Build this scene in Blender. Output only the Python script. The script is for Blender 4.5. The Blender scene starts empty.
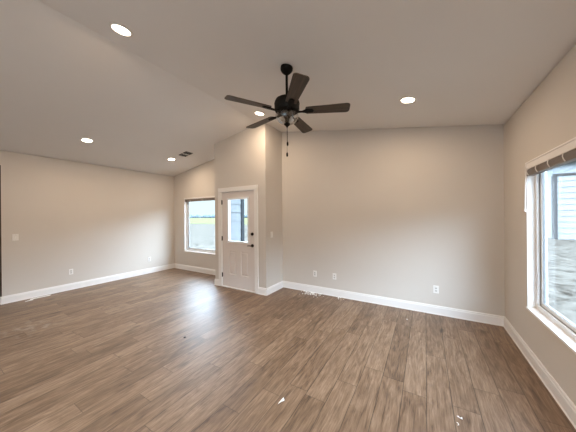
import bpy, bmesh, math, random
from mathutils import Vector, Matrix

random.seed(7)
SC = bpy.context.scene
COL = SC.collection

# ------------------------------------------------------------------ room numbers (metres)
XL, XR = -6.486, 0.927          # left wall, right wall
YB, YD = 4.217, 3.613           # window wall / back wall, entry (door) wall
XB, XBL = -2.641, -4.049        # entry block: right face, left edge
YR = -3.4                       # wall behind the camera
RX, RZ, SL = -2.78, 3.362, 0.1632   # ridge and slope of the vaulted ceiling
WT = 0.15                       # wall thickness
OPY, OPZ = 0.911, 2.48          # opening in the left wall


def zc(x):
    return RZ - SL * abs(x - RX)


# ------------------------------------------------------------------ camera
cam_d = bpy.data.cameras.new('camera')
cam = bpy.data.objects.new('camera', cam_d)
COL.objects.link(cam)
F_PX, YAW, ROLL = 230.53, 0.53914, -0.00854
cam_d.sensor_width = 36.0
cam_d.lens = F_PX / 576 * 36
cam_d.shift_x = 0.93 / 576
cam_d.clip_start = 0.02
cam_d.clip_end = 2000
cr, sr = math.cos(ROLL), math.sin(ROLL)
right0 = Vector((math.cos(YAW), math.sin(YAW), 0))
up0 = Vector((0, 0, 1))
fwd = Vector((-math.sin(YAW), math.cos(YAW), 0))
right = cr * right0 + sr * up0
up = -sr * right0 + cr * up0
M = Matrix(((right.x, up.x, -fwd.x, 0), (right.y, up.y, -fwd.y, 0), (right.z, up.z, -fwd.z, 1.53), (0, 0, 0, 1)))
cam.matrix_world = M
SC.camera = cam

# ------------------------------------------------------------------ world: bright overcast sky
W = bpy.data.worlds.new('overcast_sky')
SC.world = W
W.use_nodes = True
nt = W.node_tree
nt.nodes.clear()
wo = nt.nodes.new('ShaderNodeOutputWorld')
bg = nt.nodes.new('ShaderNodeBackground')
tc = nt.nodes.new('ShaderNodeTexCoord')
sep = nt.nodes.new('ShaderNodeSeparateXYZ')
ramp = nt.nodes.new('ShaderNodeValToRGB')
nt.links.new(tc.outputs['Generated'], sep.inputs[0])
nt.links.new(sep.outputs['Z'], ramp.inputs[0])
nt.links.new(ramp.outputs[0], bg.inputs[0])
nt.links.new(bg.outputs[0], wo.inputs[0])
SKY = [(0.0, (0.035, 0.043, 0.046)), (0.17, (0.034, 0.045, 0.051)), (0.28, (0.68, 0.86, 1.05)), (0.58, (0.68, 0.86, 1.05)), (0.75, (0.16, 0.21, 0.27))]
e = ramp.color_ramp.elements
while len(e) < len(SKY):
    e.new(0.5)
for el, (p, c) in zip(e, SKY):
    el.position = p
    el.color = (*c, 1)
bg.inputs[1].default_value = 22.0

# ------------------------------------------------------------------ exposure
vs = SC.view_settings
vs.view_transform = 'Standard'
vs.look = 'None'
vs.exposure = 0.30
vs.gamma = 1.0
vs.use_curve_mapping = False
SC.cycles.use_denoising = True
SC.cycles.max_bounces = 14
SC.cycles.diffuse_bounces = 10
SC.cycles.transparent_max_bounces = 12
SC.cycles.sample_clamp_indirect = 6
SC.cycles.caustics_refractive = False

LAMP_W = 12.0
LAMP_COL = (1.0, 0.77, 0.55)

# ------------------------------------------------------------------ materials


def new_mat(name, col, rough=0.6, metal=0.0, noise=0.0, nscale=30.0, bump=0.0, bscale=200.0, emit=None, spec=0.5):
    m = bpy.data.materials.new(name)
    m.use_nodes = True
    n = m.node_tree.nodes
    l = m.node_tree.links
    b = n['Principled BSDF']
    b.inputs['Base Color'].default_value = (*col, 1)
    b.inputs['Roughness'].default_value = rough
    b.inputs['Metallic'].default_value = metal
    b.inputs['Specular IOR Level'].default_value = spec
    t = n.new('ShaderNodeTexCoord')
    if noise:
        x = n.new('ShaderNodeTexNoise')
        x.inputs['Scale'].default_value = nscale
        x.inputs['Detail'].default_value = 6
        l.new(t.outputs['Object'], x.inputs['Vector'])
        r = n.new('ShaderNodeValToRGB')
        r.color_ramp.elements[0].position = 0.3
        r.color_ramp.elements[1].position = 0.7
        r.color_ramp.elements[0].color = (*[c * (1 - noise) for c in col], 1)
        r.color_ramp.elements[1].color = (*[min(1, c * (1 + noise)) for c in col], 1)
        l.new(x.outputs['Fac'], r.inputs[0])
        l.new(r.outputs[0], b.inputs['Base Color'])
    if bump:
        x = n.new('ShaderNodeTexNoise')
        x.inputs['Scale'].default_value = bscale
        x.inputs['Detail'].default_value = 3
        l.new(t.outputs['Object'], x.inputs['Vector'])
        bp = n.new('ShaderNodeBump')
        bp.inputs['Strength'].default_value = bump
        bp.inputs['Distance'].default_value = 0.002
        l.new(x.outputs['Fac'], bp.inputs['Height'])
        l.new(bp.outputs[0], b.inputs['Normal'])
    if emit:
        b.inputs['Emission Color'].default_value = (*emit[0], 1)
        b.inputs['Emission Strength'].default_value = emit[1]
    return m


def floor_mat():
    m = bpy.data.materials.new('wood_plank_floor')
    m.use_nodes = True
    n, l = m.node_tree.nodes, m.node_tree.links
    b = n['Principled BSDF']
    t = n.new('ShaderNodeTexCoord')
    s = n.new('ShaderNodeSeparateXYZ')
    l.new(t.outputs['Object'], s.inputs[0])

    def math_(op, a, c=None, d=None):
        q = n.new('ShaderNodeMath')
        q.operation = op
        for i, v in enumerate((a, c, d)):
            if v is None:
                continue
            if isinstance(v, (int, float)):
                q.inputs[i].default_value = v
            else:
                l.new(v, q.inputs[i])
        return q.outputs[0]

    PW, PL = 0.178, 1.22
    xs = math_('DIVIDE', s.outputs['X'], PW)
    row = math_('FLOOR', xs)
    fx = math_('FRACT', xs)
    wn = n.new('ShaderNodeTexWhiteNoise')
    wn.noise_dimensions = '1D'
    l.new(row, wn.inputs['W'])
    ys = math_('ADD', math_('DIVIDE', s.outputs['Y'], PL), wn.outputs['Value'])
    colu = math_('FLOOR', ys)
    fy = math_('FRACT', ys)
    cid = n.new('ShaderNodeCombineXYZ')
    l.new(row, cid.inputs[0])
    l.new(colu, cid.inputs[1])
    wn2 = n.new('ShaderNodeTexWhiteNoise')
    wn2.noise_dimensions = '2D'
    l.new(cid.outputs[0], wn2.inputs['Vector'])
    rnd = wn2.outputs['Value']
    # grain, stretched along the plank and shifted from plank to plank

    def grain(sx, sy, detail, dist, off):
        gv = n.new('ShaderNodeCombineXYZ')
        l.new(math_('MULTIPLY', s.outputs['X'], sx), gv.inputs[0])
        l.new(math_('MULTIPLY', s.outputs['Y'], sy), gv.inputs[1])
        l.new(math_('MULTIPLY', rnd, off), gv.inputs[2])
        g = n.new('ShaderNodeTexNoise')
        g.inputs['Scale'].default_value = 1.0
        g.inputs['Detail'].default_value = detail
        g.inputs['Roughness'].default_value = 0.62
        g.inputs['Distortion'].default_value = dist
        l.new(gv.outputs[0], g.inputs['Vector'])
        return g.outputs['Fac']

    g1 = grain(55, 4.0, 8, 1.0, 40)
    g2 = grain(9, 1.9, 6, 2.0, 60)
    g3 = grain(150, 6, 3, 0.0, 25)
    base = n.new('ShaderNodeValToRGB')
    el = base.color_ramp.elements
    el[0].position, el[0].color = 0.31, (*FLOOR_DARK, 1)
    el[1].position, el[1].color = 0.705, (*FLOOR_LIGHT, 1)
    md = el.new(0.5)
    md.color = (*FLOOR_MID, 1)
    mixv = math_('ADD', math_('ADD', math_('MULTIPLY', g1, 0.40), math_('MULTIPLY', g2, 0.46)), math_('MULTIPLY', math_('SUBTRACT', g3, 0.15), 0.28))
    mixv = math_('ADD', mixv, math_('MULTIPLY', math_('SUBTRACT', rnd, 0.5), 0.10))
    l.new(mixv, base.inputs[0])
    # knots
    kn = n.new('ShaderNodeTexVoronoi')
    kv = n.new('ShaderNodeCombineXYZ')
    l.new(math_('MULTIPLY', s.outputs['X'], 4.2), kv.inputs[0])
    l.new(math_('MULTIPLY', s.outputs['Y'], 1.6), kv.inputs[1])
    l.new(kv.outputs[0], kn.inputs['Vector'])
    kn.inputs['Scale'].default_value = 1.0
    kr = n.new('ShaderNodeMapRange')
    kr.inputs['From Min'].default_value = 0.02
    kr.inputs['From Max'].default_value = 0.16
    kr.inputs['To Min'].default_value = 0.45
    kr.inputs['To Max'].default_value = 1.0
    l.new(kn.outputs['Distance'], kr.inputs[0])
    # seams
    ex = math_('MULTIPLY', math_('MINIMUM', fx, math_('SUBTRACT', 1.0, fx)), PW)
    ey = math_('MULTIPLY', math_('MINIMUM', fy, math_('SUBTRACT', 1.0, fy)), PL)
    ed = math_('MINIMUM', ex, math_('ADD', ey, 0.0008))
    sm = n.new('ShaderNodeMapRange')
    sm.inputs['From Min'].default_value = 0.0008
    sm.inputs['From Max'].default_value = 0.0048
    sm.inputs['To Min'].default_value = 0.42
    sm.inputs['To Max'].default_value = 1.0
    l.new(ed, sm.inputs[0])
    shade = math_('MULTIPLY', kr.outputs[0], sm.outputs[0])
    mx = n.new('ShaderNodeVectorMath')
    mx.operation = 'SCALE'
    l.new(base.outputs[0], mx.inputs[0])
    l.new(shade, mx.inputs['Scale'])
    # dusty scuffed patch near the left opening
    dv = n.new('ShaderNodeVectorMath')
    dv.operation = 'DISTANCE'
    l.new(t.outputs['Object'], dv.inputs[0])
    dv.inputs[1].default_value = (-4.72, 0.90, 0)
    dn = n.new('ShaderNodeTexNoise')
    dn.inputs['Scale'].default_value = 9
    dn.inputs['Detail'].default_value = 8
    l.new(t.outputs['Object'], dn.inputs['Vector'])
    dr = n.new('ShaderNodeMapRange')
    dr.inputs['From Min'].default_value = 0.1
    dr.inputs['From Max'].default_value = 0.45
    dr.inputs['To Min'].default_value = 1.0
    dr.inputs['To Max'].default_value = 0.0
    l.new(dv.outputs['Value'], dr.inputs[0])
    dn2 = n.new('ShaderNodeMapRange')
    dn2.inputs['From Min'].default_value = 0.5
    dn2.inputs['From Max'].default_value = 0.7
    l.new(dn.outputs['Fac'], dn2.inputs[0])
    df = math_('MULTIPLY', math_('MULTIPLY', dr.outputs[0], dn2.outputs[0]), 0.6)
    mix = n.new('ShaderNodeMixRGB')
    l.new(df, mix.inputs[0])
    l.new(mx.outputs[0], mix.inputs[1])
    mix.inputs[2].default_value = (0.45, 0.40, 0.35, 1)
    l.new(mix.outputs[0], b.inputs['Base Color'])
    rg = n.new('ShaderNodeMapRange')
    rg.inputs['To Min'].default_value = 0.40
    rg.inputs['To Max'].default_value = 0.54
    l.new(g2, rg.inputs[0])
    l.new(rg.outputs[0], b.inputs['Roughness'])
    bp = n.new('ShaderNodeBump')
    bp.inputs['Strength'].default_value = 0.35
    bp.inputs['Distance'].default_value = 0.0015
    l.new(math_('ADD', math_('MULTIPLY', g1, 0.5), sm.outputs[0]), bp.inputs['Height'])
    l.new(bp.outputs[0], b.inputs['Normal'])
    return m


FLOOR_DARK, FLOOR_MID, FLOOR_LIGHT = (0.042, 0.024, 0.014), (0.178, 0.112, 0.069), (0.345, 0.24, 0.16)


def glass_mat(name, tint=(0.99, 1.0, 1.0), refl=1.0):
    m = bpy.data.materials.new(name)
    m.use_nodes = True
    n, l = m.node_tree.nodes, m.node_tree.links
    n.remove(n['Principled BSDF'])
    tr = n.new('ShaderNodeBsdfTransparent')
    tr.inputs[0].default_value = (*tint, 1)
    gl = n.new('ShaderNodeBsdfGlossy')
    gl.inputs['Roughness'].default_value = 0.02
    lw = n.new('ShaderNodeLayerWeight')
    lw.inputs[0].default_value = 0.5
    pw = n.new('ShaderNodeMath')
    pw.operation = 'POWER'
    pw.inputs[1].default_value = 5.0
    l.new(lw.outputs['Facing'], pw.inputs[0])
    fr = n.new('ShaderNodeMath')
    fr.operation = 'MULTIPLY_ADD'
    fr.inputs[1].default_value = 0.96
    fr.inputs[2].default_value = 0.04
    l.new(pw.outputs[0], fr.inputs[0])
    mx = n.new('ShaderNodeMixShader')
    q = n.new('ShaderNodeMath')
    q.operation = 'MULTIPLY'
    q.inputs[1].default_value = refl
    l.new(fr.outputs[0], q.inputs[0])
    l.new(q.outputs[0], mx.inputs[0])
    l.new(tr.outputs[0], mx.inputs[1])
    l.new(gl.outputs[0], mx.inputs[2])
    l.new(mx.outputs[0], n['Material Output'].inputs[0])
    return m


def siding_mat(name, col, pitch, axis='Z'):
    """horizontal lap siding: shade line geometry as a bump, no painted shadow"""
    return new_mat(name, col, 0.6, noise=0.04, nscale=3)


M_wall = new_mat('greige_wall_paint', (0.615, 0.57, 0.52), 0.75, noise=0.012, nscale=1.5, bump=0.10, bscale=350, spec=0.25)
M_ceil = new_mat('matte_ceiling_paint', (0.78, 0.755, 0.725), 0.9, noise=0.012, nscale=1.2, bump=0.12, bscale=250, spec=0.15)
M_trim = new_mat('white_semi_gloss_trim', (0.80, 0.78, 0.76), 0.35, noise=0.01, nscale=4)
M_door = new_mat('white_door_enamel', (0.72, 0.665, 0.635), 0.42, noise=0.012, nscale=3)
M_vinyl = new_mat('white_window_vinyl', (0.80, 0.81, 0.82), 0.35, noise=0.01, nscale=6)
M_gasket = new_mat('grey_window_gasket', (0.22, 0.23, 0.24), 0.6, noise=0.05, nscale=20)
M_floor = floor_mat()
M_glass = glass_mat('window_glass')
M_bowl = glass_mat('clear_lamp_glass', (0.92, 0.92, 0.92), 2.5)
M_bulb = new_mat('frosted_bulb_glass', (0.75, 0.72, 0.66), 0.3, noise=0.02, nscale=40)
M_black = new_mat('matte_black_metal', (0.004, 0.0035, 0.003), 0.6, metal=0.0, noise=0.1, nscale=60, spec=0.15)
M_blade = None
M_plate = new_mat('white_plate_plastic', (0.80, 0.78, 0.75), 0.35, noise=0.01, nscale=30)
M_slot = new_mat('dark_receptacle_slot', (0.05, 0.045, 0.04), 0.6, noise=0.05, nscale=60)
M_recept = new_mat('receptacle_plastic', (0.62, 0.59, 0.56), 0.35, noise=0.01, nscale=30)
M_lens = new_mat('lit_lamp_lens', (0.9, 0.88, 0.84), 0.5, noise=0.01, nscale=20, emit=((1.0, 0.86, 0.68), 14.0))
M_ring = new_mat('white_lamp_trim', (0.80, 0.77, 0.73), 0.4, noise=0.01, nscale=30)
M_slat = new_mat('shade_toned_blind_slats', (0.22, 0.185, 0.165), 0.5, noise=0.03, nscale=25)  # backlit shade of the gathered stack put into this colour
M_rail = new_mat('white_blind_rail', (0.82, 0.79, 0.77), 0.4, noise=0.01, nscale=25)
M_cord = new_mat('white_blind_cord', (0.82, 0.79, 0.76), 0.7, noise=0.03, nscale=80)
M_jambshade = new_mat('jamb_shade_brown', (0.045, 0.026, 0.017), 0.55, noise=0.25, nscale=18)  # dark colour standing in for shade on the opening's jamb
M_ventdark = new_mat('dark_duct_metal', (0.03, 0.028, 0.025), 0.7, noise=0.1, nscale=30)
M_paper = new_mat('white_paper', (0.85, 0.83, 0.80), 0.8, noise=0.02, nscale=60)
M_gypsum = new_mat('white_gypsum_crumb', (0.85, 0.83, 0.80), 0.9, noise=0.05, nscale=90)
M_brass = new_mat('dark_bronze_metal', (0.018, 0.014, 0.012), 0.38, metal=0.6, noise=0.1, nscale=60)
M_conc = new_mat('porch_concrete', (0.45, 0.43, 0.41), 0.85, noise=0.08, nscale=12)
M_bouncepatio = new_mat('bounce_patio_concrete', (0.20, 0.19, 0.18), 0.95, noise=0.05, nscale=6)
M_siding = new_mat('pale_blue_lap_siding', (0.21, 0.225, 0.235), 0.8, noise=0.02, nscale=5, spec=0.05)
M_corner = new_mat('grey_corner_trim', (0.040, 0.044, 0.048), 0.8, spec=0.05, noise=0.03, nscale=8)
M_roof = new_mat('pale_metal_roof', (0.085, 0.10, 0.11), 0.8, noise=0.05, nscale=2, spec=0.05)
M_tree = new_mat('haze_tinted_foliage', (0.075, 0.098, 0.108), 1.0, noise=0.3, nscale=0.6, spec=0.0)  # bluish distance haze put into the colour
M_hgrass = new_mat('dry_yellow_grass', (0.100, 0.102, 0.052), 1.0, noise=0.2, nscale=0.25, spec=0.0)


def ground_mat():
    m = new_mat('pale_gravel_ground', (0.05, 0.045, 0.04), 1.0, spec=0.0)
    n, l = m.node_tree.nodes, m.node_tree.links
    b = n['Principled BSDF']
    t = n.new('ShaderNodeTexCoord')
    x = n.new('ShaderNodeTexNoise')
    x.inputs['Scale'].default_value = 2.6
    x.inputs['Detail'].default_value = 9
    x.inputs['Roughness'].default_value = 0.75
    l.new(t.outputs['Object'], x.inputs['Vector'])
    r = n.new('ShaderNodeValToRGB')
    r.color_ramp.elements[0].position = 0.36
    r.color_ramp.elements[1].position = 0.54
    r.color_ramp.elements[0].color = (0.016, 0.0145, 0.012, 1)
    r.color_ramp.elements[1].color = (0.105, 0.096, 0.082, 1)
    l.new(x.outputs['Fac'], r.inputs[0])
    l.new(r.outputs[0], b.inputs['Base Color'])
    return m


M_ground = ground_mat()


def blade_mat():
    m = bpy.data.materials.new('walnut_blade_wood')
    m.use_nodes = True
    n, l = m.node_tree.nodes, m.node_tree.links
    b = n['Principled BSDF']
    t = n.new('ShaderNodeTexCoord')
    mp = n.new('ShaderNodeMapping')
    mp.inputs['Scale'].default_value = (4, 70, 10)
    l.new(t.outputs['Object'], mp.inputs[0])
    x = n.new('ShaderNodeTexNoise')
    x.inputs['Scale'].default_value = 1
    x.inputs['Detail'].default_value = 6
    l.new(mp.outputs[0], x.inputs['Vector'])
    r = n.new('ShaderNodeValToRGB')
    r.color_ramp.elements[0].position = 0.3
    r.color_ramp.elements[1].position = 0.7
    r.color_ramp.elements[0].color = (0.034, 0.023, 0.015, 1)
    r.color_ramp.elements[1].color = (0.085, 0.059, 0.039, 1)
    l.new(x.outputs['Fac'], r.inputs[0])
    l.new(r.outputs[0], b.inputs['Base Color'])
    b.inputs['Roughness'].default_value = 0.5
    return m


M_blade = blade_mat()

# ------------------------------------------------------------------ mesh helpers


def add_box(bm, x0, x1, y0, y1, z0, z1, bevel=0.0):
    vs_ = [bm.verts.new(p) for p in ((x0, y0, z0), (x1, y0, z0), (x1, y1, z0), (x0, y1, z0), (x0, y0, z1), (x1, y0, z1), (x1, y1, z1), (x0, y1, z1))]
    fs = [bm.faces.new([vs_[i] for i in f]) for f in ((3, 2, 1, 0), (4, 5, 6, 7), (0, 1, 5, 4), (1, 2, 6, 5), (2, 3, 7, 6), (3, 0, 4, 7))]
    if bevel:
        es = list({ed for f in fs for ed in f.edges})
        bmesh.ops.bevel(bm, geom=es, offset=bevel, segments=2, affect='EDGES', profile=0.5)


def add_prism(bm, pts, ext):
    """pts: planar polygon (3D tuples), ext: extrusion vector"""
    ext = Vector(ext)
    a = [bm.verts.new(p) for p in pts]
    b = [bm.verts.new(Vector(p) + ext) for p in pts]
    k = len(pts)
    bm.faces.new(a)
    bm.faces.new(b[::-1])
    for i in range(k):
        bm.faces.new((a[i], b[i], b[(i + 1) % k], a[(i + 1) % k])[::-1])


def add_lathe(bm, prof, seg=32, cx=0, cy=0):
    """prof: (r, z) list from end to end, revolved about z"""
    rings = []
    for r, z in prof:
        if r < 1e-6:
            rings.append([bm.verts.new((cx, cy, z))])
        else:
            rings.append([bm.verts.new((cx + r * math.cos(2 * math.pi * i / seg), cy + r * math.sin(2 * math.pi * i / seg), z)) for i in range(seg)])
    for a, b in zip(rings, rings[1:]):
        for i in range(seg):
            j = (i + 1) % seg
            if len(a) == 1 and len(b) == 1:
                continue
            if len(a) == 1:
                bm.faces.new((a[0], b[i], b[j]))
            elif len(b) == 1:
                bm.faces.new((a[i], a[j], b[0]))
            else:
                bm.faces.new((a[i], a[j], b[j], b[i]))


def add_tube(bm, pts, r, seg=8):
    pts = [Vector(p) for p in pts]
    rings = []
    for i, p in enumerate(pts):
        t = (pts[min(i + 1, len(pts) - 1)] - pts[max(i - 1, 0)]).normalized()
        u = t.orthogonal().normalized() if i == 0 else (rings_u - t * rings_u.dot(t)).normalized()
        rings_u = u
        v = t.cross(u)
        rr = r[i] if isinstance(r, (list, tuple)) else r
        rings.append([bm.verts.new(p + rr * (math.cos(2 * math.pi * k / seg) * u + math.sin(2 * math.pi * k / seg) * v)) for k in range(seg)])
    for a, b in zip(rings, rings[1:]):
        for k in range(seg):
            bm.faces.new((a[k], a[(k + 1) % seg], b[(k + 1) % seg], b[k]))
    bm.faces.new(rings[0][::-1])
    bm.faces.new(rings[-1])


def obj(name, bm, mat, parent=None, loc=None, rot=None, smooth=False, angle=40):
    bmesh.ops.recalc_face_normals(bm, faces=bm.faces)
    me = bpy.data.meshes.new(name)
    bm.to_mesh(me)
    bm.free()
    o = bpy.data.objects.new(name, me)
    COL.objects.link(o)
    me.materials.append(mat)
    if smooth:
        for p in me.polygons:
            p.use_smooth = True
        try:
            me.set_sharp_from_angle(angle=math.radians(angle))
        except Exception:
            pass
    if parent is not None:
        o.parent = parent
    if loc is not None:
        o.location = loc
    if rot is not None:
        o.rotation_euler = rot
    return o


def tag(o, label, cat, group=None, kind=None):
    if label:
        o['label'] = label
    if cat:
        o['category'] = cat
    if group:
        o['group'] = group
    if kind:
        o['kind'] = kind
    return o


def thing(name, label, cat, loc=(0, 0, 0), rot=(0, 0, 0), group=None, kind=None):
    o = bpy.data.objects.new(name, None)
    o.empty_display_size = 0.1
    COL.objects.link(o)
    o.location = loc
    o.rotation_euler = rot
    return tag(o, label, cat, group, kind)


def struct(name, bm, mat, label, cat, parent=None):
    o = obj(name, bm, mat, parent)
    return tag(o, label, cat, kind='structure')


def kids(o):
    return [c for c in COL.objects if c.parent is o]


def copy_tree(o, parent=None):
    c = o.copy()
    COL.objects.link(c)
    if parent is not None:
        c.parent = parent
    for ch in kids(o):
        copy_tree(ch, c)
    return c


def B():
    return bmesh.new()


# ------------------------------------------------------------------ shell
bm = B()
add_box(bm, -8.4, XR + WT, YR - WT, YB + WT, -0.12, 0.0)
struct('floor', bm, M_floor, 'brown wood plank floor with grey streaks', 'floor')

bm = B()
T = 0.16
for xa, xb in ((XL - WT, RX), (RX, XR + WT)):
    y0, y1 = YR - WT, YB + WT
    add_prism(bm, [(xa, y0, zc(xa)), (xb, y0, zc(xb)), (xb, y0, zc(xb) + T), (xa, y0, zc(xa) + T)], (0, y1 - y0, 0))
struct('ceiling', bm, M_ceil, 'vaulted off-white ceiling with a ridge running away from the camera', 'ceiling')

# right wall with its window opening
RWY0, RWY1, WZ0, WZ1 = 1.88, 3.40, 0.535, 2.075
bm = B()
for (y0, y1, z0, z1) in ((YR - WT, RWY0, 0, zc(XR)), (RWY1, YB + WT, 0, zc(XR)), (RWY0, RWY1, 0, WZ0), (RWY0, RWY1, WZ1, zc(XR))):
    add_box(bm, XR, XR + WT, y0, y1, z0, z1 - (0.02 if z1 > 2.5 else 0))
struct('wall_right', bm, M_wall, 'greige right wall holding the large window', 'wall')

# left wall with a tall opening near the camera
bm = B()
add_box(bm, XL - 0.12, XL, OPY, YB + WT, 0, zc(XL) - 0.01)
add_box(bm, XL - 0.12, XL, -0.45, OPY, OPZ, zc(XL) - 0.01)
add_box(bm, XL - 0.12, XL, YR - WT, -0.45, 0, zc(XL) - 0.01)
struct('wall_left', bm, M_wall, 'long greige left wall', 'wall')


def gable(bm, x0, x1, z0, y, t):
    xs = [x0] + ([RX] if x0 < RX < x1 else []) + [x1]
    top = [(x, y, zc(x) + 0.003) for x in xs]
    add_prism(bm, [(x0, y, z0), (x1, y, z0)] + top[::-1], (0, t, 0))


# window wall at far left
LWX0, LWX1 = -6.0, -4.48
bm = B()
gable(bm, XL, LWX0, 0, YB, WT)
gable(bm, LWX1, XBL, 0, YB, WT)
gable(bm, LWX0, LWX1, WZ1, YB, WT)
add_box(bm, LWX0, LWX1, YB, YB + WT, 0, WZ0)
struct('wall_far', bm, M_wall, 'greige far wall with the small-looking window left of the door', 'wall')

# entry wall around the door
DX0, DX1, DZ1 = -3.835, -2.912, 2.055
bm = B()
gable(bm, XBL, DX0 - 0.02, 0, YD, 0.14)
gable(bm, DX1 + 0.02, XB, 0, YD, 0.14)
gable(bm, DX0 - 0.02, DX1 + 0.02, DZ1 + 0.02, YD, 0.14)
struct('wall_entry', bm, M_wall, 'greige wall of the entry bump-out around the white door', 'wall')
bm = B()
gable(bm, XB - 0.14, XB, 0, YD + 0.14, YB + WT - YD - 0.14)
struct('wall_entry_side', bm, M_wall, 'short greige side face of the entry bump-out', 'wall')
bm = B()
gable(bm, XBL, XBL + 0.14, 0, YD + 0.14, YB + WT - YD - 0.14)
struct('wall_entry_left', bm, M_wall, 'hidden left face of the entry bump-out', 'wall')

bm = B()
gable(bm, XB, XR, 0, YB, WT)
struct('wall_back', bm, M_wall, 'wide greige back wall with three outlets', 'wall')

# wall behind the camera, with a wide patio door opening added to let daylight in
PX0, PX1, PZ1 = -3.0, 0.65, 2.20
bm = B()
gable(bm, XL, PX0, 0, YR - WT, WT)
gable(bm, PX1, XR, 0, YR - WT, WT)
gable(bm, PX0, PX1, PZ1, YR - WT, WT)
struct('wall_rear', bm, M_wall, 'greige wall behind the viewpoint', 'wall')

# dim hall beyond the left opening
bm = B()
add_box(bm, -8.4, -8.28, -1.6, 2.2, 0, 2.75)
add_box(bm, -8.28, XL - 0.12, 2.08, 2.2, 0, 2.75)
add_box(bm, -8.28, XL - 0.12, -1.6, -1.48, 0, 2.75)
add_box(bm, -8.4, XL - 0.12, -1.6, 2.2, 2.75, 2.85)
struct('wall_hall', bm, M_wall, 'dim hall walls beyond the opening at the left edge', 'wall')

bm = B()
add_box(bm, XL - 0.125, XL - 0.004, OPY - 0.014, OPY, 0.135, OPZ)  # thin dark sheet added where the jamb face lies in shade
struct('shade_trim_1', bm, M_jambshade, 'dark brown sheet for the shade on the opening jamb at the left edge', 'trim')

# baseboards: a moulded profile run along each wall
BH, BT = 0.135, 0.016


def base_run(name, p0, p1, nrm, label, ext0=0.0, ext1=0.0):
    p0, p1, nrm = Vector(p0), Vector(p1), Vector(nrm)
    d = (p1 - p0).normalized()
    p0 = p0 - d * ext0
    p1 = p1 + d * ext1
    prof = [(0, 0), (BT + 0.006, 0), (BT + 0.006, 0.008), (BT, 0.014), (BT, BH - 0.03), (BT - 0.004, BH - 0.024), (BT - 0.005, BH - 0.008), (BT - 0.010, BH), (0, BH)]
    bm = B()
    pts = [p0 + nrm * a + Vector((0, 0, b)) for a, b in prof]
    add_prism(bm, [tuple(q) for q in pts], p1 - p0)
    return struct(name, bm, M_trim, label, 'baseboard')


CAS0, CAS1 = -3.93, -2.825
base_run('baseboard_left', (XL, OPY, 0), (XL, YB, 0), (1, 0, 0), 'white baseboard along the left wall', ext0=0.014)
base_run('baseboard_far', (XL + BT, YB, 0), (XBL, YB, 0), (0, -1, 0), 'white baseboard under the far window')
base_run('baseboard_entry_left', (XBL, YD, 0), (CAS0, YD, 0), (0, -1, 0), 'short white baseboard left of the door', ext0=BT)
base_run('baseboard_entry_return', (XBL, YD, 0), (XBL, YB - BT, 0), (-1, 0, 0), 'hidden white baseboard on the left face of the bump-out')
base_run('baseboard_entry_right', (CAS1, YD, 0), (XB, YD, 0), (0, -1, 0), 'short white baseboard right of the door', ext1=BT)
base_run('baseboard_entry_side', (XB, YD, 0), (XB, YB - BT, 0), (1, 0, 0), 'white baseboard on the side face of the bump-out')
base_run('baseboard_back', (XB, YB, 0), (XR, YB, 0), (0, -1, 0), 'long white baseboard under the back wall outlets')
base_run('baseboard_right', (XR, YR, 0), (XR, YB - BT, 0), (-1, 0, 0), 'white baseboard along the right wall under the window')
base_run('baseboard_jamb', (XL - 0.12, OPY, 0), (XL, OPY, 0), (0, -1, 0), 'white baseboard end wrapping the opening at the left edge')

# door casing, jamb lining and threshold
bm = B()
CW = 0.092
add_box(bm, CAS0, CAS0 + CW, YD - 0.018, YD, 0, 2.06, 0.004)
add_box(bm, CAS1 - CW, CAS1, YD - 0.018, YD, 0, 2.06, 0.004)
add_box(bm, CAS0, CAS1, YD - 0.018, YD, 2.06, 2.152, 0.004)
add_box(bm, DX0 - 0.02, DX0 - 0.002, YD, YD + 0.14, 0, DZ1)
add_box(bm, DX1 + 0.002, DX1 + 0.02, YD, YD + 0.14, 0, DZ1)
add_box(bm, DX0 - 0.02, DX1 + 0.02, YD, YD + 0.14, DZ1 + 0.002, DZ1 + 0.02)
struct('trim_2', bm, M_trim, 'white casing around the entry door', 'trim')
bm = B()
add_box(bm, DX0, DX1, YD - 0.012, YD + 0.14, 0, 0.018, 0.004)
struct('trim_3', bm, M_trim, 'white threshold under the entry door', 'trim')

# ------------------------------------------------------------------ entry door (half-lite, two panels)
door = thing('door_1', 'white half-lite entry door with two raised panels', 'door', (DX0, YD + 0.012, 0.022), kind='structure')
DW, DH, DT = DX1 - DX0 - 0.008, DZ1 - 0.026, 0.045
lx0, lx1, lz0, lz1 = 0.175, 0.742, 0.965, 1.885
bm = B()
x_off = 0.004
# slab built round its lite opening, with recessed panel fields below
pan = [(0.198, 0.400, 0.265, 0.770), (0.530, 0.735, 0.265, 0.770)]


def ring_frame(bm, o_, i_, y0, y1):
    (a0, a1, c0, c1), (b0, b1, d0, d1) = o_, i_
    for (xa, xb, za, zb) in ((a0, b0, c0, c1), (b1, a1, c0, c1), (b0, b1, c0, d0), (b0, b1, d1, c1)):
        add_box(bm, xa, xb, y0, y1, za, zb)


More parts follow.
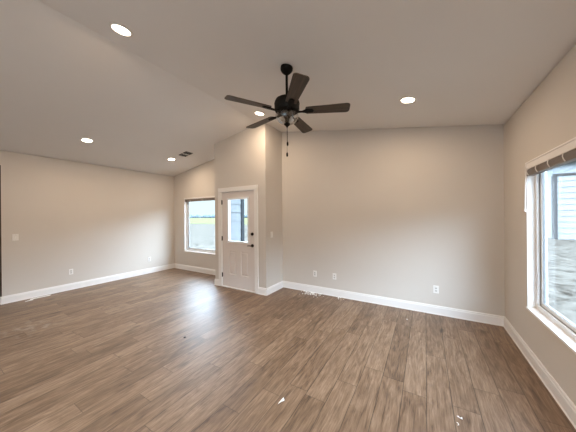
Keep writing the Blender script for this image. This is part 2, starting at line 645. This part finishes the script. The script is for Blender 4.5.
for (xa, xb, za, zb) in ((0, lx0, lz0, lz1), (lx1, DW, lz0, lz1), (0, DW, lz1, DH), (0, DW, pan[0][3], lz0), (0, DW, 0, pan[0][2]),
                         (0, pan[0][0], pan[0][2], pan[0][3]), (pan[0][1], pan[1][0], pan[0][2], pan[0][3]), (pan[1][1], DW, pan[0][2], pan[0][3])):
    add_box(bm, xa, xb, 0, DT, za, zb)
obj('door_slab', bm, M_door, door, (x_off, 0, 0))
for (xa, xb, za, zb) in pan:
    bm = B()
    # raised panel: sunk groove, sloped shoulder, flat field
    g, s = 0.014, 0.032
    pts = []
    lv = [(0, 0.0), (0.010, 0.016), (0.024, 0.016), (0.042, 0.002)]
    rings = []
    for off, dep in lv:
        rings.append([bm.verts.new(p) for p in ((xa + off, dep, za + off), (xb - off, dep, za + off), (xb - off, dep, zb - off), (xa + off, dep, zb - off))])
    for r0, r1 in zip(rings, rings[1:]):
        for i in range(4):
            bm.faces.new((r0[i], r0[(i + 1) % 4], r1[(i + 1) % 4], r1[i]))
    bm.faces.new(rings[-1])
    back = [bm.verts.new(p) for p in ((xa, DT, za), (xb, DT, za), (xb, DT, zb), (xa, DT, zb))]
    for i in range(4):
        bm.faces.new((rings[0][i], rings[0][(i + 1) % 4], back[(i + 1) % 4], back[i]))
    bm.faces.new(back)
    obj('door_panel', bm, M_door, door, (x_off, 0, 0))
bm = B()
ring_frame(bm, (lx0 - 0.02, lx1 + 0.02, lz0 - 0.02, lz1 + 0.02), (lx0 + 0.016, lx1 - 0.016, lz0 + 0.016, lz1 - 0.016), -0.010, DT + 0.01)
lf = obj('lite_frame', bm, M_vinyl, door, (x_off, 0, 0))
lf['label'] = 'white plastic frame round the door glass'
bm = B()
add_box(bm, lx0 + 0.014, lx1 - 0.014, 0.018, 0.026, lz0 + 0.014, lz1 - 0.014)
obj('door_glass', bm, M_glass, door, (x_off, 0, 0))['label'] = 'clear glass'
for hz in (0.235, 1.03, 1.82):
    bm = B()
    add_lathe(bm, [(0, -0.05), (0.009, -0.05), (0.009, 0.05), (0, 0.05)], 12)
    add_box(bm, 0.0, 0.022, -0.004, 0.006, -0.045, 0.045)
    obj('hinge', bm, M_brass, door, (-0.004, -0.010, hz), smooth=True)['label'] = 'black hinge'
bm = B()
add_lathe(bm, [(0, 0.028), (0.028, 0.024), (0.033, 0.0), (0, 0.0)], 24)
db = obj('deadbolt', bm, M_brass, door, (DW - 0.065, 0, 1.150), (math.radians(90), 0, 0), smooth=True)
db['label'] = 'black round deadbolt'
bm = B()
add_box(bm, -0.006, 0.006, -0.016, 0.016, 0.026, 0.044, 0.003)
obj('thumb_turn', bm, M_brass, db)
bm = B()
add_lathe(bm, [(0, 0.022), (0.030, 0.018), (0.034, 0.0), (0, 0.0)], 24)
lv_ = obj('handle_rose', bm, M_brass, door, (DW - 0.065, 0, 0.915), (math.radians(90), 0, 0), smooth=True)
lv_['label'] = 'black rose'
bm = B()
add_tube(bm, [(0, 0, 0.02), (0, 0, 0.05), (-0.012, 0, 0.058), (-0.05, 0.002, 0.06), (-0.088, -0.004, 0.058)], [0.011, 0.010, 0.010, 0.009, 0.007], 10)
obj('lever', bm, M_brass, lv_, smooth=True)

# ------------------------------------------------------------------ windows


def make_window(name, label, w, h, loc, rotz, jamb):
    """local frame: x along the wall, +y outwards, opening corner at origin; jamb = depth of white lining"""
    t = thing(name, label, 'window', loc, (0, 0, rotz), kind='structure')
    bm = B()
    k = 0.012
    add_box(bm, -0.0, k, -0.004, jamb + 0.05, 0, h)
    add_box(bm, w - k, w, -0.004, jamb + 0.05, 0, h)
    add_box(bm, k, w - k, -0.004, jamb + 0.05, h - k, h)
    obj('window_jamb', bm, M_trim, t)
    bm = B()
    add_box(bm, 0.0, w, -0.016, jamb + 0.05, -0.008, 0.014, 0.003)
    obj('window_sill', bm, M_trim, t)
    bm = B()
    a, b = 0.012, 0.050
    ring_frame(bm, (a, w - a, 0.012, h - a), (b, w - b, b + 0.004, h - b), jamb, jamb + 0.06)
    obj('window_frame', bm, M_vinyl, t)
    bm = B()
    c = 0.055
    ring_frame(bm, (b, w - b, b + 0.004, h - b), (c, w - c, c + 0.004, h - c), jamb + 0.018, jamb + 0.05)
    g = obj('glazing_gasket', bm, M_gasket, t)
    g['label'] = 'dark grey gasket line'
    bm = B()
    d = 0.088
    ring_frame(bm, (c, w - c, c + 0.004, h - c), (d, w - d, d + 0.004, h - d), jamb + 0.024, jamb + 0.052)
    obj('window_sash', bm, M_vinyl, t)
    bm = B()
    e_ = d + 0.005
    ring_frame(bm, (d, w - d, d + 0.004, h - d), (e_, w - e_, e_ + 0.004, h - e_), jamb + 0.03, jamb + 0.048)
    obj('glazing_bead', bm, M_gasket, t)['label'] = 'dark grey glazing bead'
    bm = B()
    add_box(bm, d, w - d, jamb + 0.036, jamb + 0.042, d, h - d)
    obj('window_glass', bm, M_glass, t)['label'] = 'clear glass pane'
    return t


make_window('window_1', 'white framed window on the far wall left of the door', LWX1 - LWX0, WZ1 - WZ0, (LWX0, YB, WZ0), 0, 0.055)
# right wall: local x runs along -Y, local y (outward) is +X
make_window('window_2', 'large white framed window cut off by the right edge', RWY1 - RWY0, WZ1 - WZ0, (XR, RWY1, WZ0), math.radians(-90), 0.06)

# patio door behind the viewpoint (unseen, added to let daylight in)
bm = B()
for (xa, xb, za, zb) in ((PX0, PX0 + 0.06, 0, PZ1), (PX1 - 0.06, PX1, 0, PZ1), ((PX0 + PX1) / 2 - 0.05, (PX0 + PX1) / 2 + 0.05, 0.06, PZ1 - 0.06), (PX0 + 0.06, PX1 - 0.06, 0, 0.06), (PX0 + 0.06, PX1 - 0.06, PZ1 - 0.06, PZ1)):
    add_box(bm, xa, xb, YR - 0.10, YR - 0.03, za, zb)
pd = struct('daylight_door_added', bm, M_vinyl, 'unseen white sliding patio door added behind the viewpoint for daylight', 'door')
bm = B()
add_box(bm, PX0 + 0.06, PX1 - 0.06, YR - 0.068, YR - 0.062, 0.06, PZ1 - 0.06)
obj('door_glass', bm, M_glass, pd)

# ------------------------------------------------------------------ raised blinds


def make_blind(label, w, loc, rotz, proj, hh, cords, with_tassel):
    t = thing('window_blind', label, 'blind', loc, (0, 0, rotz), group=None)
    # headrail with rolled top lip
    bm = B()
    add_box(bm, 0, w, -proj, 0.03, -hh, 0.0, 0.004)
    add_box(bm, 0, w, -proj - 0.006, -proj + 0.006, -0.014, 0.002, 0.003)
    hr = obj('headrail', bm, M_rail, t)
    for xa in (-0.006, w - 0.012):
        bm = B()
        add_box(bm, xa, xa + 0.018, -proj - 0.003, 0.03, -hh - 0.004, 0.001, 0.002)
        obj('end_bracket', bm, M_rail, hr)
    bm = B()
    z = -hh - 0.002
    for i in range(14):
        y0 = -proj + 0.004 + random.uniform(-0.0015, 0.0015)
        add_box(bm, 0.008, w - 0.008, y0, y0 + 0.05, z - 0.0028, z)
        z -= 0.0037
    obj('slat_stack', bm, M_slat, t)['label'] = 'gathered slats with backlit shade in their colour'
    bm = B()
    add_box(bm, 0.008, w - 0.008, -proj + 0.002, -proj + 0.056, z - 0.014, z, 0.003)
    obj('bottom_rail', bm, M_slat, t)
    zb = z - 0.014
    for cx in cords:
        bm = B()
        pts = []
        for k in range(9):
            f = k / 8
            pts.append((cx + 0.030 * math.sin(f * math.pi * 0.5), -proj - 0.004 - 0.010 * math.sin(f * math.pi), -hh + (zb + hh) * f))
        add_tube(bm, pts, 0.0035, 6)
        obj('ladder_cord', bm, M_cord, t, smooth=True)
    if with_tassel:
        bm = B()
        add_tube(bm, [(0.018, -proj - 0.006, -0.04), (0.014, -proj - 0.010, -0.24), (0.008, -proj - 0.010, -0.46)], 0.004, 6)
        add_tube(bm, [(0.026, -proj - 0.006, -0.04), (0.020, -proj - 0.010, -0.24), (0.009, -proj - 0.010, -0.46)], 0.004, 6)
        pc = obj('pull_cord', bm, M_cord, t, smooth=True)
        bm = B()
        add_lathe(bm, [(0, 0.0), (0.004, -0.002), (0.010, -0.045), (0.009, -0.052), (0, -0.053)], 12)
        obj('cord_tassel', bm, M_cord, pc, (0.0085, -proj - 0.010, -0.455), smooth=True)
    return t


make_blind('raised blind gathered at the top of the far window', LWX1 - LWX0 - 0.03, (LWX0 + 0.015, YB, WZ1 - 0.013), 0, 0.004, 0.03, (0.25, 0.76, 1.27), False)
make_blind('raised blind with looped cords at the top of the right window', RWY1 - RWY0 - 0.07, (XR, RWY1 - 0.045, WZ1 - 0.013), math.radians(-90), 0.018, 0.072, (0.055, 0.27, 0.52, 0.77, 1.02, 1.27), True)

# ------------------------------------------------------------------ recessed downlights
lamp_data = bpy.data.lights.new('downlight_lamp', 'AREA')
lamp_data.shape = 'DISK'
lamp_data.size = 0.135
lamp_data.energy = LAMP_W
lamp_data.color = LAMP_COL


def slope_rot(x):
    a = math.atan(SL)
    return (0, -a if x < RX else a, 0)


def make_downlight(label, x, y):
    t = thing('recessed_light', label, 'ceiling light', (x, y, zc(x)), slope_rot(x), 'recessed downlights in the ceiling')
    bm = B()
    add_lathe(bm, [(0.072, -0.001), (0.074, -0.010), (0.088, -0.009), (0.096, -0.004), (0.097, 0.0)], 40)
    obj('trim_ring', bm, M_ring, t, smooth=True)
    bm = B()
    add_lathe(bm, [(0.073, -0.003), (0.04, -0.004), (0, -0.004)], 40)
    obj('light_lens', bm, M_lens, t, smooth=True)['label'] = 'glowing warm white lens'
    lo = bpy.data.objects.new('lamp', lamp_data)
    COL.objects.link(lo)
    lo.parent = t
    lo.location = (0, 0, -0.012)
    return t


make_downlight('glowing recessed light at the top left, nearest to the viewpoint', -2.453, 1.075)
make_downlight('glowing recessed light above the left wall, nearer of the two there', -5.30, 1.748)
make_downlight('glowing recessed light beside the air vent in the far left corner', -5.32, 3.40)
make_downlight('glowing recessed light behind the fan blades above the door', -2.435, 3.173)
make_downlight('glowing recessed light to the right of the fan, above the back wall', -0.168, 3.176)
for lx, ly, where in ((-0.17, 0.95, 'right above the viewpoint'), (-2.43, -1.3, 'near the ridge behind the viewpoint'), (-0.17, -1.5, 'near the added patio door behind the viewpoint')):  # unseen downlights added to brighten the room
    make_downlight('unseen recessed light added ' + where, lx, ly)

# ------------------------------------------------------------------ ceiling air vent
vx, vy = -4.87, 3.475
vent = thing('air_vent', 'small white air register with dark slots on the ceiling near the far corner', 'air vent', (vx, vy, zc(vx)), slope_rot(vx))
vent.scale = (1.2, 1.2, 1.0)
bm = B()
ring_frame(bm, (-0.15, 0.15, -0.11, 0.11), (-0.122, 0.122, -0.082, 0.082), 0, 0.008)
bmesh.ops.rotate(bm, verts=bm.verts, cent=(0, 0, 0), matrix=Matrix.Rotation(math.radians(90), 3, 'X'))
obj('vent_frame', bm, M_ring, vent)
bm = B()
add_box(bm, -0.122, 0.122, -0.082, 0.082, -0.0015, 0.0)
obj('vent_throat', bm, M_ventdark, vent)['label'] = 'dark duct behind the louvres'
for i in range(6):
    yy = -0.066 + i * 0.0265
    bm = B()
    add_prism(bm, [(-0.122, yy, -0.010), (-0.122, yy + 0.003, -0.010), (-0.122, yy + 0.012, -0.002), (-0.122, yy + 0.009, -0.002)], (0.244, 0, 0))
    obj('louvre', bm, M_ring, vent)
bm = B()
add_box(bm, -0.006, 0.006, -0.082, 0.082, -0.012, -0.001)
obj('louvre_divider', bm, M_ring, vent)

# ------------------------------------------------------------------ outlets and switches


def plate_mesh(t, w=0.072, h=0.117):
    bm = B()
    add_box(bm, -w / 2, w / 2, -0.007, 0, -h / 2, h / 2, 0.003)
    return obj('cover_plate', bm, M_plate, t)


def make_outlet(label, loc, rz, group):
    t = thing('wall_outlet', label, 'outlet', loc, (0, 0, rz), group)
    plate_mesh(t)
    for s_ in (-1, 1):
        bm = B()
        add_lathe(bm, [(0, 0.0025), (0.0155, 0.0025), (0.0165, 0.0), (0, 0)], 20)
        r = obj('receptacle', bm, M_recept, t, (0, -0.007, s_ * 0.0195), (math.radians(90), 0, 0), smooth=True)
        bm = B()
        add_box(bm, -0.0075, -0.005, -0.006, 0.006, 0.0024, 0.0032)
        add_box(bm, 0.005, 0.0075, -0.006, 0.006, 0.0024, 0.0032)
        add_box(bm, -0.0025, 0.0025, -0.012, -0.008, 0.0024, 0.0032)
        obj('slots', bm, M_slot, r)
    bm = B()
    add_lathe(bm, [(0, 0.0015), (0.003, 0.001), (0.0035, 0), (0, 0)], 10)
    obj('screw', bm, M_plate, t, (0, -0.007, 0), (math.radians(90), 0, 0))
    return t


def make_switch(label, loc, rz):
    t = thing('light_switch', label, 'light switch', loc, (0, 0, rz))
    plate_mesh(t, 0.078, 0.118)
    bm = B()
    add_box(bm, -0.018, 0.018, -0.0085, -0.006, -0.034, 0.034, 0.001)
    r = obj('switch_bezel', bm, M_recept, t)
    bm = B()
    add_prism(bm, [(-0.015, -0.0085, -0.031), (-0.015, -0.0125, -0.031), (-0.015, -0.0085, 0.031)], (0.030, 0, 0))
    obj('rocker', bm, M_plate, r)
    for z_ in (-0.048, 0.048):
        bm = B()
        add_lathe(bm, [(0, 0.0015), (0.003, 0.001), (0.0035, 0), (0, 0)], 10)
        obj('screw', bm, M_recept, t, (0, -0.007, z_), (math.radians(90), 0, 0))
    return t


OG = 'wall outlets just above the baseboards'
make_outlet('white wall outlet second from the left on the back wall', (-1.483, YB, 0.375), 0, OG)
make_outlet('white wall outlet at the right end of the back wall', (0.137, YB, 0.381), 0, OG)
make_outlet('white wall outlet on the left wall, nearer to the viewpoint', (XL, 1.847, 0.381), math.radians(90), OG)
make_outlet('white wall outlet on the left wall close to the far corner', (XL, 3.479, 0.381), math.radians(90), OG)
# data plate beside the outlet on the back wall
t = thing('data_plate', 'white data jack plate at the left end of the back wall', 'wall plate', (-1.885, YB, 0.379))
plate_mesh(t)
bm = B()
add_box(bm, -0.010, 0.010, -0.0095, -0.006, -0.036, 0.036, 0.001)
j = obj('jack_strip', bm, M_recept, t)
bm = B()
for z_ in (-0.018, 0.018):
    add_box(bm, -0.007, 0.007, -0.0102, -0.0090, z_ - 0.008, z_ + 0.008)
obj('jack_socket', bm, M_slot, j)
make_switch('white light switch on the left wall beside the opening', (XL, 1.075, 1.180), math.radians(90))
make_switch('white light switch on the side face beside the entry door', (XB, 3.803, 1.160), math.radians(90))

# ------------------------------------------------------------------ ceiling fan
FX, FY = -1.250, 2.106
fan = thing('ceiling_fan', 'black ceiling fan with five dark wood blades and a clear glass light', 'ceiling fan', (FX, FY, zc(FX)))
zt = zc(FX)


def L(z):
    return 1.53 + (z - 1.53) * 1.015 - 0.014 - zt


bm = B()
add_lathe(bm, [(0, 0.006), (0.062, 0.006), (0.066, -0.018), (0.064, -0.032), (0.054, -0.050), (0.036, -0.068), (0.026, -0.074), (0.020, -0.078), (0, -0.078)], 36)
obj('canopy', bm, M_black, fan, smooth=True)
bm = B()
add_tube(bm, [(0, 0, -0.07), (0, 0, L(2.785))], 0.0135, 16)
obj('downrod', bm, M_black, fan, smooth=True)
bm = B()
add_lathe(bm, [(0, L(2.80)), (0.024, L(2.80)), (0.03, L(2.785)), (0.085, L(2.775)), (0.118, L(2.757)), (0.130, L(2.735)), (0.132, L(2.70)), (0.132, L(2.655)), (0.122, L(2.635)), (0.09, L(2.626)), (0, L(2.626))], 40)
mh = obj('motor_housing', bm, M_black, fan, smooth=True)
bm = B()
add_lathe(bm, [(0.1335, L(2.722)), (0.1345, L(2.718)), (0.1345, L(2.708)), (0.1335, L(2.704))], 40)
obj('housing_band', bm, M_black, mh, smooth=True)
bm = B()
add_lathe(bm, [(0, L(2.628)), (0.062, L(2.628)), (0.064, L(2.60)), (0.058, L(2.585)), (0.03, L(2.575)), (0.022, L(2.56)), (0.02, L(2.52)), (0, L(2.52))], 32)
lf_ = obj('light_fitter', bm, M_black, fan, smooth=True)
for a in (0.6, 0.6 + math.pi):
    bm = B()
    add_lathe(bm, [(0, 0.0), (0.013, 0.0), (0.013, -0.02), (0.022, -0.032), (0.025, -0.048), (0.018, -0.064), (0, -0.068)], 16)
    bu = obj('light_bulb', bm, M_bulb, fan, (0.042 * math.cos(a), 0.042 * math.sin(a), L(2.590)), (0.5 * math.sin(-a) * -1, 0, 0), smooth=True)
bm = B()
prof = []
for k in range(15):
    q = k / 14 * math.pi / 2
    prof.append((0.117 * math.cos(q) ** 0.8 + 0.004, L(2.598) - 0.096 * math.sin(q)))
inner = [(max(r - 0.003, 0.0015), z + 0.003) for r, z in prof]
add_lathe(bm, [(0.122, L(2.602))] + prof[1:] + inner[::-1] + [(0.119, L(2.602)), (0.122, L(2.602))], 40)
obj('glass_bowl', bm, M_bowl, fan, smooth=True)['label'] = 'clear glass bowl'
bm = B()
add_lathe(bm, [(0, L(2.515)), (0.030, L(2.513)), (0.033, L(2.503)), (0.024, L(2.490)), (0.012, L(2.482)), (0.010, L(2.472)), (0, L(2.466))], 24)
obj('finial', bm, M_black, fan, smooth=True)
for (dx, dy, zend, k) in ((0.006, -0.004, 2.318, 0), (-0.006, 0.006, 2.209, 1)):
    bm = B()
    z0 = 2.475
    add_tube(bm, [(dx, dy, L(z0)), (dx, dy, L(zend))], 0.0014, 6)
    n_ = int((z0 - zend) / 0.006)
    for i in range(n_):
        bmesh.ops.create_icosphere(bm, subdivisions=1, radius=0.0024, matrix=Matrix.Translation((dx, dy, L(z0 - i * 0.006))))
    pc = obj('pull_chain', bm, M_black, fan)
    bm = B()
    add_lathe(bm, [(0, L(zend) + 0.004), (0.007, L(zend)), (0.0100, L(zend) - 0.012), (0.0100, L(zend) - 0.034), (0.006, L(zend) - 0.042), (0, L(zend) - 0.043)], 12, dx, dy)
    obj('chain_fob', bm, M_black, pc, smooth=True)

R0, R1 = 0.205, 0.650


def blade_mesh():
    bm = B()
    up_, lo_ = [], []
    out = []
    n = 10
    w0, w1, rc = 0.054, 0.070, 0.034
    for i in range(n + 1):
        f = i / n
        out.append((R0 + (R1 - rc - R0) * f, w0 + (w1 - w0) * f))
    for i in range(1, 7):
        q = i / 6 * math.pi / 2
        out.append((R1 - rc + rc * math.sin(q), w1 - rc + rc * math.cos(q)))
    pts = [(x, y) for x, y in out] + [(x, -y) for x, y in out[::-1]]
    # rounded root
    pts = [(R0 - 0.010, 0.03)] + pts + [(R0 - 0.010, -0.03)]
    add_prism(bm, [(x, y, -0.003) for x, y in pts], (0, 0, 0.007))
    bmesh.ops.rotate(bm, verts=bm.verts, cent=(0, 0, 0), matrix=Matrix.Rotation(math.radians(-11), 3, 'X'))
    return bm


def bracket_mesh():
    bm = B()
    # arm from the motor to a flared plate under the blade root
    add_prism(bm, [(0.095, -0.020, -0.014), (0.16, -0.014, -0.016), (0.205, -0.030, -0.013), (0.268, -0.024, -0.012), (0.283, 0, -0.012), (0.268, 0.024, -0.012), (0.205, 0.030, -0.013), (0.16, 0.014, -0.016), (0.095, 0.020, -0.014)], (0, 0, 0.009))
    add_box(bm, 0.075, 0.118, -0.02, 0.02, -0.014, 0.010, 0.003)
    bmesh.ops.rotate(bm, verts=[v for v in bm.verts if v.co.x > 0.19], cent=(0, 0, 0), matrix=Matrix.Rotation(math.radians(-11), 3, 'X'))
    return bm


b0 = None
for i in range(5):
    ang = math.radians(-48.5 + 72 * i)
    if b0 is None:
        b0 = obj('fan_blade', blade_mesh(), M_blade, fan)
        k0 = obj('blade_bracket', bracket_mesh(), M_black, b0)
        k0['label'] = 'black metal bracket'
        bl = b0
    else:
        bl = b0.copy()
        COL.objects.link(bl)
        bl.parent = fan
        kk = k0.copy()
        COL.objects.link(kk)
        kk.parent = bl
    bl.location = (0, 0, L(2.636))
    bl.rotation_euler = (0, 0, ang)

# ------------------------------------------------------------------ litter on the floor


def scrap(name, label, pts, th, loc, rz, mat, cat='paper scrap', group=None, curl=0.004):
    bm = B()
    a = [bm.verts.new((x * 0.8, y * 0.8, curl * (0.5 + 0.5 * math.sin(9 * i)))) for i, (x, y) in enumerate(pts)]
    bm.faces.new(a)
    r = bmesh.ops.extrude_face_region(bm, geom=list(bm.faces))
    for v in r['geom']:
        if isinstance(v, bmesh.types.BMVert):
            v.co.z += th
    o = obj(name, bm, mat, None, loc, (0, 0, rz))
    return tag(o, label, cat, group)


scrap('paper_scrap', 'small pointed white paper scrap alone on the front floor', [(-0.05, -0.004), (-0.01, -0.012), (0.03, -0.018), (0.046, 0.006), (0.012, 0.014)], 0.003, (-1.030, 1.600, 0.0), math.radians(78), M_paper, curl=0.010)
scrap('paper_scrap', 'small bent white scrap on the floor at lower right, farther of two', [(-0.018, 0.012), (-0.004, 0.016), (0.004, 0.002), (0.022, 0.004), (0.02, -0.010), (-0.004, -0.010)], 0.003, (0.212, 2.144, 0.0), 0.3, M_paper, curl=0.008)
scrap('paper_scrap', 'tiny curled white scrap on the floor at lower right, nearer of two', [(-0.010, 0.014), (0.002, 0.012), (0.008, 0.0), (0.004, -0.014), (-0.008, -0.016), (0.0, 0.0)], 0.003, (0.196, 2.075, 0.0), 0.2, M_paper, curl=0.006)
scrap('paper_strip', 'white torn strip lying on the floor beside the left baseboard, longer one', [(-0.17, -0.025), (-0.03, -0.03), (0.17, -0.018), (0.19, 0.012), (0.05, 0.022), (-0.15, 0.02)], 0.004, (-6.375, 1.36, 0.0), math.radians(90), M_paper, curl=0.006)
scrap('paper_strip', 'white torn strip lying on the floor near the left opening, shorter one', [(-0.07, -0.02), (0.0, -0.028), (0.075, -0.012), (0.07, 0.02), (-0.04, 0.024)], 0.004, (-6.30, 1.20, 0.0), math.radians(100), M_paper, curl=0.006)
scrap('drywall_chip', 'single white drywall chip on the floor in front of the back wall', [(-0.012, -0.008), (0.010, -0.010), (0.013, 0.006), (-0.006, 0.010)], 0.006, (-0.236, 3.785, 0.0), 0.4, M_gypsum, 'drywall chip')


def crumbs(name, label, cx, cy, sx, sy, n, rmin, rmax):
    bm = B()
    for i in range(n):
        r = random.uniform(rmin, rmax) * (0.5 + random.random())
        x = cx + random.gauss(0, sx)
        y = min(cy + random.gauss(0, sy), YB - BT - 0.012 - r)
        mt = Matrix.Translation((x, y, r * 0.5)) @ Matrix.Rotation(random.uniform(0, 3), 4, (random.random(), random.random(), 0.3)) @ Matrix.Diagonal((1.4, 0.9, 0.6, 1))
        bmesh.ops.create_icosphere(bm, subdivisions=1, radius=r, matrix=mt)
    for v in bm.verts:
        v.co.z = max(v.co.z, 0.0)
        v.co.y = min(v.co.y, YB - BT - 0.008)
    return tag(obj(name, bm, M_gypsum), label, 'crumbs', kind='stuff')


tag(obj('dark_speck', (lambda b_: (add_lathe(b_, [(0, 0), (0.016, 0), (0.012, 0.007), (0, 0.009)], 9), b_)[1])(B()), M_black, None, (-2.627, 1.837, 0)), 'tiny black speck on the floor in front of the door', 'speck')
crumbs('drywall_crumbs', 'scatter of white drywall crumbs against the back baseboard near the corner', -1.92, 4.125, 0.10, 0.06, 95, 0.005, 0.012)
crumbs('drywall_crumbs', 'few white crumbs at the back baseboard below the outlets', -1.36, 4.15, 0.05, 0.03, 12, 0.005, 0.011)

# ------------------------------------------------------------------ outside
GZ = -0.32
bm = B()
N = 40
add_box(bm, -420, 320, -60, 520, GZ - 0.5, GZ)
struct('ground', bm, M_ground, 'pale gravelly ground outside the windows', 'ground')
bm = B()
add_box(bm, -420, 320, 40, 200, GZ, GZ + 0.05)
tag(obj('dry_grass', bm, M_hgrass), 'strip of dry grass far beyond the gravel', 'grass', kind='stuff')

# far tree line: lumpy crowns
bm = B()
for i in range(110):
    x = -330 + i * 3.6 + random.uniform(-2, 2)
    r = random.uniform(1.6, 3.2)
    mt = Matrix.Translation((x, 225 + random.uniform(-12, 12), GZ + r * 0.55)) @ Matrix.Diagonal((1.5, 1, 0.9, 1))
    bmesh.ops.create_icosphere(bm, subdivisions=2, radius=r, matrix=mt)
for v in bm.verts:
    v.co += Vector((random.uniform(-.5, .5), random.uniform(-.5, .5), random.uniform(-.4, .4)))
tag(obj('tree_line', bm, M_tree, smooth=True, angle=80), 'line of far trees on the horizon, tinted with bluish haze', 'trees', kind='stuff')

bm = B()
add_box(bm, PX0 - 1.5, PX1 + 1.5, YR - WT - 4.5, YR - WT, GZ, -0.05)  # unseen slab added to bounce daylight through the rear opening
struct('floor_patio_added', bm, M_bouncepatio, 'unseen concrete patio added behind the viewpoint to bounce daylight', 'floor')

# porch recess behind the door: lap siding on its side wall, slab, soffit
PS0, PS1 = YD + 0.14, YB + WT


def lap(bm, p0, p1, nrm, z0, z1, pitch, t=0.018):
    p0, p1, nrm = Vector(p0), Vector(p1), Vector(nrm)
    z = z0
    while z < z1:
        zt_ = min(z + pitch, z1)
        add_prism(bm, [tuple(p0 + Vector((0, 0, z))), tuple(p0 + nrm * t + Vector((0, 0, z))), tuple(p0 + nrm * 0.004 + Vector((0, 0, zt_))), tuple(p0 + Vector((0, 0, zt_)))], p1 - p0)
        z = zt_


bm = B()
lap(bm, (XBL + 0.14, PS0, 0), (XBL + 0.14, PS1 - 0.0, 0), (1, 0, 0), GZ + 0.1, 2.9, 0.205)
struct('trim_4', bm, M_siding, 'pale blue lap siding of the porch seen through the door glass', 'siding')
bm = B()
add_box(bm, XBL + 0.06, XBL + 0.168, PS1, PS1 + 0.03, GZ, 2.9)
add_box(bm, XBL + 0.14, XBL + 0.172, PS1 - 0.07, PS1 + 0.03, GZ, 2.9)
struct('trim_5', bm, M_corner, 'grey corner board of the porch seen through the door glass', 'trim')
bm = B()
add_box(bm, XBL + 0.14, XB - 0.14, PS0, PS1 + 1.2, GZ, -0.02)
struct('floor_porch', bm, M_conc, 'concrete porch slab outside the door', 'floor')

# neighbouring house to the right
HX, HY = 17.5, 41.0
nb = thing('neighbor_house', 'pale sided house seen through the right window', 'house', (0, 0, GZ))


HZ0 = GZ


def house_part(name, bm, mat, label=None):
    o = obj(name, bm, mat, nb)
    if label:
        o['label'] = label
    return o


HXA, HXB, HYA, HYB = 8.06, 24.0, 24.5, 32.0
bm = B()
add_box(bm, HXA, HXB, HYA, HYB, 0, 5.7)
house_part('house_body', bm, M_siding)
bm = B()
lap(bm, (HXA + 0.16, HYA, 0), (HXB, HYA, 0), (0, -1, 0), 0.0, 4.6, 0.42, 0.05)
house_part('siding', bm, M_siding)
bm = B()
add_box(bm, HXA - 0.02, HXA + 0.18, HYA - 0.1, HYA + 0.2, 0, 4.6)
house_part('corner_board', bm, M_corner, 'grey corner board')
bm = B()
add_box(bm, HXA - 0.02, HXB, HYA - 0.1, HYA, 4.6, 4.75)
house_part('frieze_board', bm, M_corner, 'grey board above the siding')
bm = B()
add_box(bm, HXA - 0.7, HXB + 0.7, HYA - 0.65, HYA - 0.5, 5.55, 5.75)
house_part('eave_fascia', bm, M_corner, 'dark grey fascia board')
bm = B()
add_prism(bm, [(HXA - 0.7, HYA - 0.65, 5.7), (HXA - 0.7, HYB + 0.65, 5.7), (HXA - 0.7, (HYA + HYB) / 2, 7.2)], (HXB - HXA + 1.4, 0, 0))
house_part('roof', bm, M_roof, 'pale grey roof')
